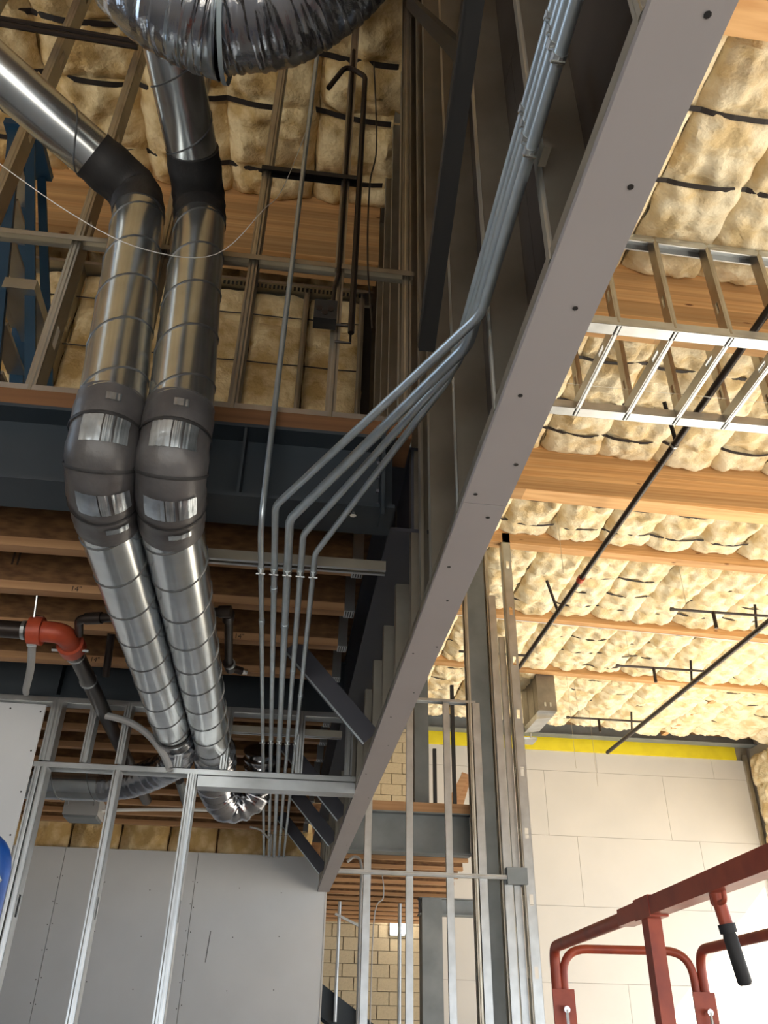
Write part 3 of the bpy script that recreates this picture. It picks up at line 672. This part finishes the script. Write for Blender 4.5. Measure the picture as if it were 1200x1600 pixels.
# ================================================================== RIGHT: METAL SOFFIT BOX
sb = thing('soffit_frame', (3.5, 4.35, 5.78), 'metal framed soffit box hanging from the roof on the right', 'soffit frame')
Y1, Y2, SZ = 3.90, 4.80, 5.78
x1 = 7.0
BX('bottom_edge_track', GALV, (.5, Y1-.017, SZ, x1, Y1-.0155, SZ+.075), sb)
track(sb, (.5, Y1+.03, SZ), (x1, Y1+.03, SZ), (0, 0, 1))
BX('bottom_edge_track', GALV, (.5, Y2-.017, SZ, x1, Y2-.0155, SZ+.075), sb)
track(sb, (.5, Y2+.03, SZ), (x1, Y2+.03, SZ), (0, 0, 1))
stud(sb, (.5, Y1+.03, 6.80), (x1, Y1+.03, 6.66), (0, 0, -1), fl=.07, holes=False, name='top_track')
x = .79; 
while x < x1:
    stud(sb, (x, Y1+.03, SZ+.03), (x, Y1+.03, zr(x)-.28), (1, 0, 0), m=GALVD)
    stud(sb, (x+.05, Y2+.03, SZ+.03), (x+.05, Y2+.03, zr(x)-.28), (1, 0, 0), m=GALVD)
    stud(sb, (x, Y1-.01, SZ+.046), (x, Y2+.07, SZ+.046), (1, 0, 0))
    MB().box(x+.05, Y1+.03, SZ+.076, x+.085, Y1+.032, SZ+.12).build('clip', GALV, sb)
    x += .4064
MB().tube([(.5, 4.6, 5.86), (x1, 4.6, 5.86)], .002, 5).build('wire', GALVD, sb)

# sprinkler lines right
def spipe(x, y0, y1, z, r, drops, label):
    t = thing('sprinkler_line', (x, y0, z), label, 'pipe', 'sprinkler lines under the roof')
    MB().tube([(x, y0, z), (x, y1, z)], r, 14).build('pipe', BLACKP, t, smooth=True)
    for yy in drops: MB().tube([(x, yy, z), (x, yy+.02, z)], r+.008, 14).build('clamp', GALV, t)
    return t
t = spipe(3.15, 1.5, 10.75, 6.05, .030, (3.4, 5.45), 'long thick black sprinkler pipe passing behind the soffit frame')
MB().tube([(3.15, 5.42, 6.05), (3.02, 5.25, 6.35)], .018, 10).build('riser', BLACKP, t)
MB().tube([(3.14, 8.86, 6.05), (3.0, 8.75, 6.4)], .018, 10).build('riser', BLACKP, t)
MB().tube([(3.15, 7.98, 6.05), (3.15, 8.06, 6.05)], .042, 12).build('red_coupling', REDF, t, smooth=True)
MB().tube([(2.2, 10.3, 6.05), (3.15, 10.3, 6.05)], .018, 8).build('arm', BLACKP, t); MB().tube([(2.35, 10.3, 6.05), (2.35, 10.3, 5.82)], .018, 8).build('drop', BLACKP, t)
t = spipe(5.80, 4.0, 14.5, 6.05, .034, (), 'long thin black sprinkler pipe with branch arms at far right')
for yy, x0 in ((9.05, 4.66), (10.95, 4.66), (13.3, 4.66)):
    MB().tube([(5.8, yy, 6.05), (5.8, yy-.1, 6.38)], .017, 8).build('riser', BLACKP, t)
    MB().tube([(5.95, yy-.15, 6.2), (x0, yy-.15, 6.2)], .018, 8).build('arm', BLACKP, t)
    MB().tube([(x0+.52, yy-.15, 6.2), (x0+.52, yy-.15, 5.98)], .024, 8).build('drop', BLACKP, t)
    MB().tube([(x0, yy-.15, 6.2), (x0-.04, yy-.15, 6.2)], .026, 8).build('end_cap', BLACKP, t)
    MB().tube([(x0+.18, yy-.15, 6.2), (x0+.1, yy-.3, 6.95)], .003, 5).build('hanger_wire', GALVD, t)
for i, (x, yy) in enumerate(((2.95, 8.0), (4.5, 12.6), (5.2, 13.6))):
    MB().tube([(x, yy, 6.1 if i == 0 else 5.2), (x, yy, zr(x)-.1)], .003, 5).build('hanger_wire', GALVD, label=('thin wire holding the thick sprinkler pipe', 'thin wire dangling beside the sheet metal duct', 'thin wire dangling in front of the yellow strip')[i], cat='wire')

# sheet metal duct at the far roof
rd = thing('sheet_metal_duct', (4.1, 13, 5.9), 'rectangular sheet metal duct hanging in front of the yellow strip', 'duct')
SHEET = mat('aged sheet metal', (.30, .28, .25), .42, .85, (4, (.20, .185, .165), .35, .7))
BX('trunk', SHEET, (4.0, 12.68, 6.13, 4.31, 13.6, 6.90), rd)
for yy in (12.9, 13.25): MB().box(3.995, yy, 6.125, 4.315, yy+.02, 6.90).build('drive_cleat', SHEET, rd)
MB().prism([(3.99, 12.8, 6.02), (4.25, 12.8, 6.06), (4.30, 12.8, 6.13), (4.0, 12.8, 6.13)], (0, .75, 0)).build('bottom_tap', GALV, rd)
BX('damper', GALV, (3.98, 13.6, 5.93, 4.22, 13.9, 5.97), rd)
BX('hanger_strap', GALVD, (4.10, 13.58, 5.95, 4.12, 13.62, 6.2), rd)
MB().box(4.1, 12.67, 6.20, 4.13, 12.68, 6.27).box(4.19, 12.67, 6.20, 4.22, 12.68, 6.27).build('clip', GALV, rd)

# ================================================================== FAR STUDS AND MEZZANINE
fw = thing('far_stud_wall', (1.6, 8.5, 0), 'tall bare stud wall continuing the drywall line past the hanging partition', 'stud wall')
for x in (.845, 1.255, 1.65): stud(fw, (x, 8.47, .01), (x, 8.47, 4.68 if x > .9 else 4.2), (0, 1, 0), wd=.068, holes=False)
stud(fw, (1.925, 8.5, .01), (1.925, 8.5, 6.9), (-1, 0, 0), m=GALVD); stud(fw, (1.975, 8.46, .01), (1.975, 8.46, 4.68), (0, 1, 0), wd=.08, holes=False)
stud(fw, (2.225, 8.48, .01), (2.225, 8.48, 6.0), (0, 1, 0), wd=.08, holes=False); stud(fw, (2.205, 8.55, .01), (2.205, 8.55, 6.9), (-1, 0, 0), m=GALVD)
stud(fw, (2.325, 8.52, .01), (2.325, 8.52, 5.5), (0, 1, 0), wd=.07, holes=False)
stud(fw, (2.435, 8.45, .01), (2.435, 8.45, 6.85), (0, 1, 0), wd=.092); stud(fw, (2.372, 8.5, .01), (2.372, 8.5, 6.85), (1, 0, 0), m=GALVD)
track(fw, (1.05, 8.5, 4.70), (1.97, 8.5, 4.70), (0, 0, -1))
track(fw, (.48, 8.5, .001), (2.5, 8.5, .001), (0, 0, 1))
stud(fw, (.5, 8.44, 2.92), (2.36, 8.44, 2.92), (0, 0, 1), wd=.04, fl=.04, holes=False, name='bridging_channel')
BX('bracket', STEELG, (2.2, 8.40, 2.88, 2.4, 8.6, 3.03), fw)
BX('steel_column', STEELG, (1.97, 8.72, 0, 2.20, 8.95, 6.75), label='tall grey steel column behind the far stud wall', cat='column')
wbeam('mezzanine_beam', 'x', .52, 1.96, 8.92, 3.20, 3.60, .2, STEELG, 'grey steel mezzanine beam behind the far studs')
BX('mezzanine_plate', FLG, (.52, 8.84, 3.602, 1.96, 9.02, 3.70), label='light timber plate on top of the grey mezzanine beam', cat='timber plate')
BX('mezzanine_floor', OSB, (.5, 9.05, 3.58, 2.0, 15.9, 3.61), kind='structure')
for i in range(12):
    y = 9.5+i*.55
    t = thing('mezzanine_joist', (1.6, y, 3.25), 'timber mezzanine joist behind the far studs, %s from the grey beam' % ORD[i], 'joist', 'mezzanine joists')
    put('bottom_flange', MB().box(.52, y-.03, 3.235, 2.0+(y-9)*.1, y+.03, 3.273).mesh('flange', FLG), t); put('web', MB().box(.52, y-.006, 3.273, 2.0+(y-9)*.1, y+.006, 3.58).mesh('web', OSB), t)
BX('steel_column', STEELG, (1.93, 11.9, 0, 2.20, 12.15, 3.18), label='dark grey steel column far under the mezzanine', cat='column')
wbeam('cross_beam', 'x', 1.9, 2.9, 12.02, 2.98, 3.19, .2, STEELG, 'short grey steel beam on the far column under the mezzanine')
BX('steel_column', STEELG, (1.42, 9.2, 3.62, 1.58, 9.36, 6.7), label='grey steel column standing on the mezzanine', cat='column')
BX('dark_post', DARKM, (1.70, 9.6, 3.612, 1.74, 9.64, 4.5), label='thin dark post standing on the mezzanine floor', cat='post', group=None)
BX('dark_post', DARKM, (1.93, 9.6, 3.612, 1.97, 9.65, 5.3), label='taller dark post on the mezzanine beside the steel column', cat='post')
MB().bar((1.78, 9.8, 3.66), (2.12, 9.8, 4.25), .09, .03, (0, 1, 0)).build('leaning_board', FLG, label='brown timber board leaning diagonally on the mezzanine', cat='timber')
MB().bar((1.95, 9.9, 3.65), (2.16, 9.9, 4.3), .12, .03, (0, 1, 0)).build('leaning_board', FLG, label='paler wide board leaning behind the diagonal one', cat='timber')
lp = thing('wall_lamp', (2.15, 15.9, 3.3), 'glowing white wall lamp on the tan block wall', 'lamp')
BX('lens', LAMP, (2.03, 15.93, 3.12, 2.29, 16.0, 3.53), lp); BX('back_plate', STEELG, (2.02, 16.0, 3.08, 2.30, 16.068, 3.56), lp)
# stair and its studs under the mezzanine
st = thing('stair', (1.2, 12, 0), 'dark steel stair stringer with pale guard studs under the mezzanine', 'stair')
MB().bar((.55, 12.0, 2.05), (1.9, 12.0, 1.2), .05, .3, (0, 0, 1)).build('stringer', STEEL, st)
MB().bar((.55, 13.0, 2.05), (1.9, 13.0, 1.2), .05, .3, (0, 0, 1)).build('stringer', STEEL, st)
for i in range(7): BX('tread', STEEL, (.55+i*.2, 12.03, 2.0-i*.13, .78+i*.2, 12.97, 2.03-i*.13), st)
BX('landing', STEEL, (1.3, 12.0, 1.30, 2.6, 13.0, 1.42), st)
for x, z0, z1 in ((.62, 1.9, 3.1), (.82, 1.75, 3.1), (1.12, 1.6, 3.1), (1.62, 1.5, 3.1)): stud(st, (x, 11.95, z0), (x, 11.95, z1), (1, 0, 0), holes=False)
MB().bar((.78, 11.9, 2.95), (1.14, 11.9, 2.8), .03, .03).build('guard_rail', GALV, st)
BX('stair_post', STEEL, (.58, 12.4, 0, .66, 12.48, 1.9), st); BX('stair_post', STEEL, (2.5, 12.4, 0, 2.58, 12.48, 1.3), st)
MB().tube(smoothpath([(.66, 8.6, 3.05), (.74, 8.6, 3.1), (.80, 8.6, 3.0), (.80, 8.6, 2.5), (.81, 8.6, .4)], 6), .014, 8).build('grey_cable', GREYP, label='grey flexible cable running down beside the first far stud', cat='cable')
MB().tube(smoothpath([(1.0, 8.6, 2.98), (1.02, 8.6, 2.75), (.93, 8.6, 2.5), (.92, 8.6, 1.0)], 6), .006, 6).build('thin_grey_cable', GREYP, label='thin grey cable looping between the first two far studs', cat='cable')

# ================================================================== RED SCISSOR LIFT
LZ = 2.0; n0 = V((1.12, 1.91, 0)); u = V((.18, 2.29, 0)).normalized(); v = V((u.y, -u.x, 0))
def LP(a, b, z): return V((1.30, 4.20, z)) - u*a + v*b     # a: back from far end, b: to the right
sl = thing('scissor_lift', LP(1.2, .35, 0), 'red orange scissor lift platform railing at the lower right', 'lift')
LEN, WID = 3.0, .68
MB().tube(arc([LP(0, 0, .92), LP(0, 0, LZ), LP(LEN, 0, LZ), LP(LEN, 0, .92)], .07, 8), .024, 14).build('top_rail', ORANGE, sl, smooth=True)
MB().bar(LP(1.15, 0, LZ), LP(LEN-.1, 0, LZ), .054, .052).build('rail_sleeve', ORANGE, sl)
MB().bar(LP(1.42, 0, .92), LP(1.42, 0, LZ-.01), .045, .05, (0, 1, 0)).build('post', ORANGE, sl)
MB().bar(LP(1.35, 0, LZ), LP(1.50, 0, LZ), .06, .062).build('sleeve_end', ORANGE, sl)
MB().tube(arc([LP(.0, .035, .92), LP(0, .035, LZ-.005), LP(0, WID-.04, LZ-.005), LP(0, WID-.04, .92)], .12, 8), .019, 12).build('end_hoop', ORANGE, sl, smooth=True)
MB().tube(arc([LP(.0, WID, .92), LP(0, WID, LZ), LP(LEN, WID, LZ), LP(LEN, WID, .92)], .10, 8), .022, 12).build('side_hoop', ORANGE, sl, smooth=True)
for a, b_ in ((0, .02), (0, WID-.02)):
    M = LP(a+.03, b_, LZ-.25); MB().bar(M-v*.05, M+v*.05, .012, .16).build('latch_plate', ORANGE, sl)
    MB().tube([M-u*.01, M-u*.05], .014, 8).build('latch_bolt', CHROME, sl); MB().tube([M-u*.045, M-u*.05-V((0, 0, .06))], .007, 6).build('latch_pin', CHROME, sl)
L0 = LP(1.96, 0.0, LZ-.02); LDv = V((.035, .0, -.215))
MB().tube([L0, L0+LDv*.45], .017, 10).build('lever_tube', ORANGE, sl, smooth=True)
MB().tube([L0+LDv*.36, L0+LDv*.46], .022, 10).build('lever_collar', RUBBER, sl, smooth=True)
MB().tube([L0+LDv*.46, L0+LDv*.5, L0+LDv*.97, L0+LDv], [.016, .018, .018, .013], 12).build('lever_grip', RUBBER, sl, smooth=True)
MB().tube(arc([L0+u*.03, L0+u*.03+V((0, 0, -.03)), L0-u*.05+V((0, 0, -.03)), L0-u*.05], .02), .007, 8).build('lever_loop', ORANGE, sl, smooth=True)
MB().bar(LP(0, WID/2, .90), LP(LEN, WID/2, .90), WID+.06, .06).build('platform', ORANGE, sl)
MB().bar(LP(.1, WID/2, .30), LP(LEN-.1, WID/2, .30), WID, .3).build('chassis', ORANGE, sl)
for s_ in (0, 1):
    for zz in (0, 1):
        MB().bar(LP(.25 if zz else LEN-.25, .1+s_*(WID-.2), .45), LP(LEN-.25 if zz else .25, .1+s_*(WID-.2), .87), .04, .07).build('scissor_arm', ORANGE, sl)
for a in (.4, LEN-.4):
    for b_ in (.02, WID-.02): MB().tube([LP(a, b_-.05, .16), LP(a, b_+.05, .16)], .16, 20).build('wheel', RUBBER, sl, smooth=True)
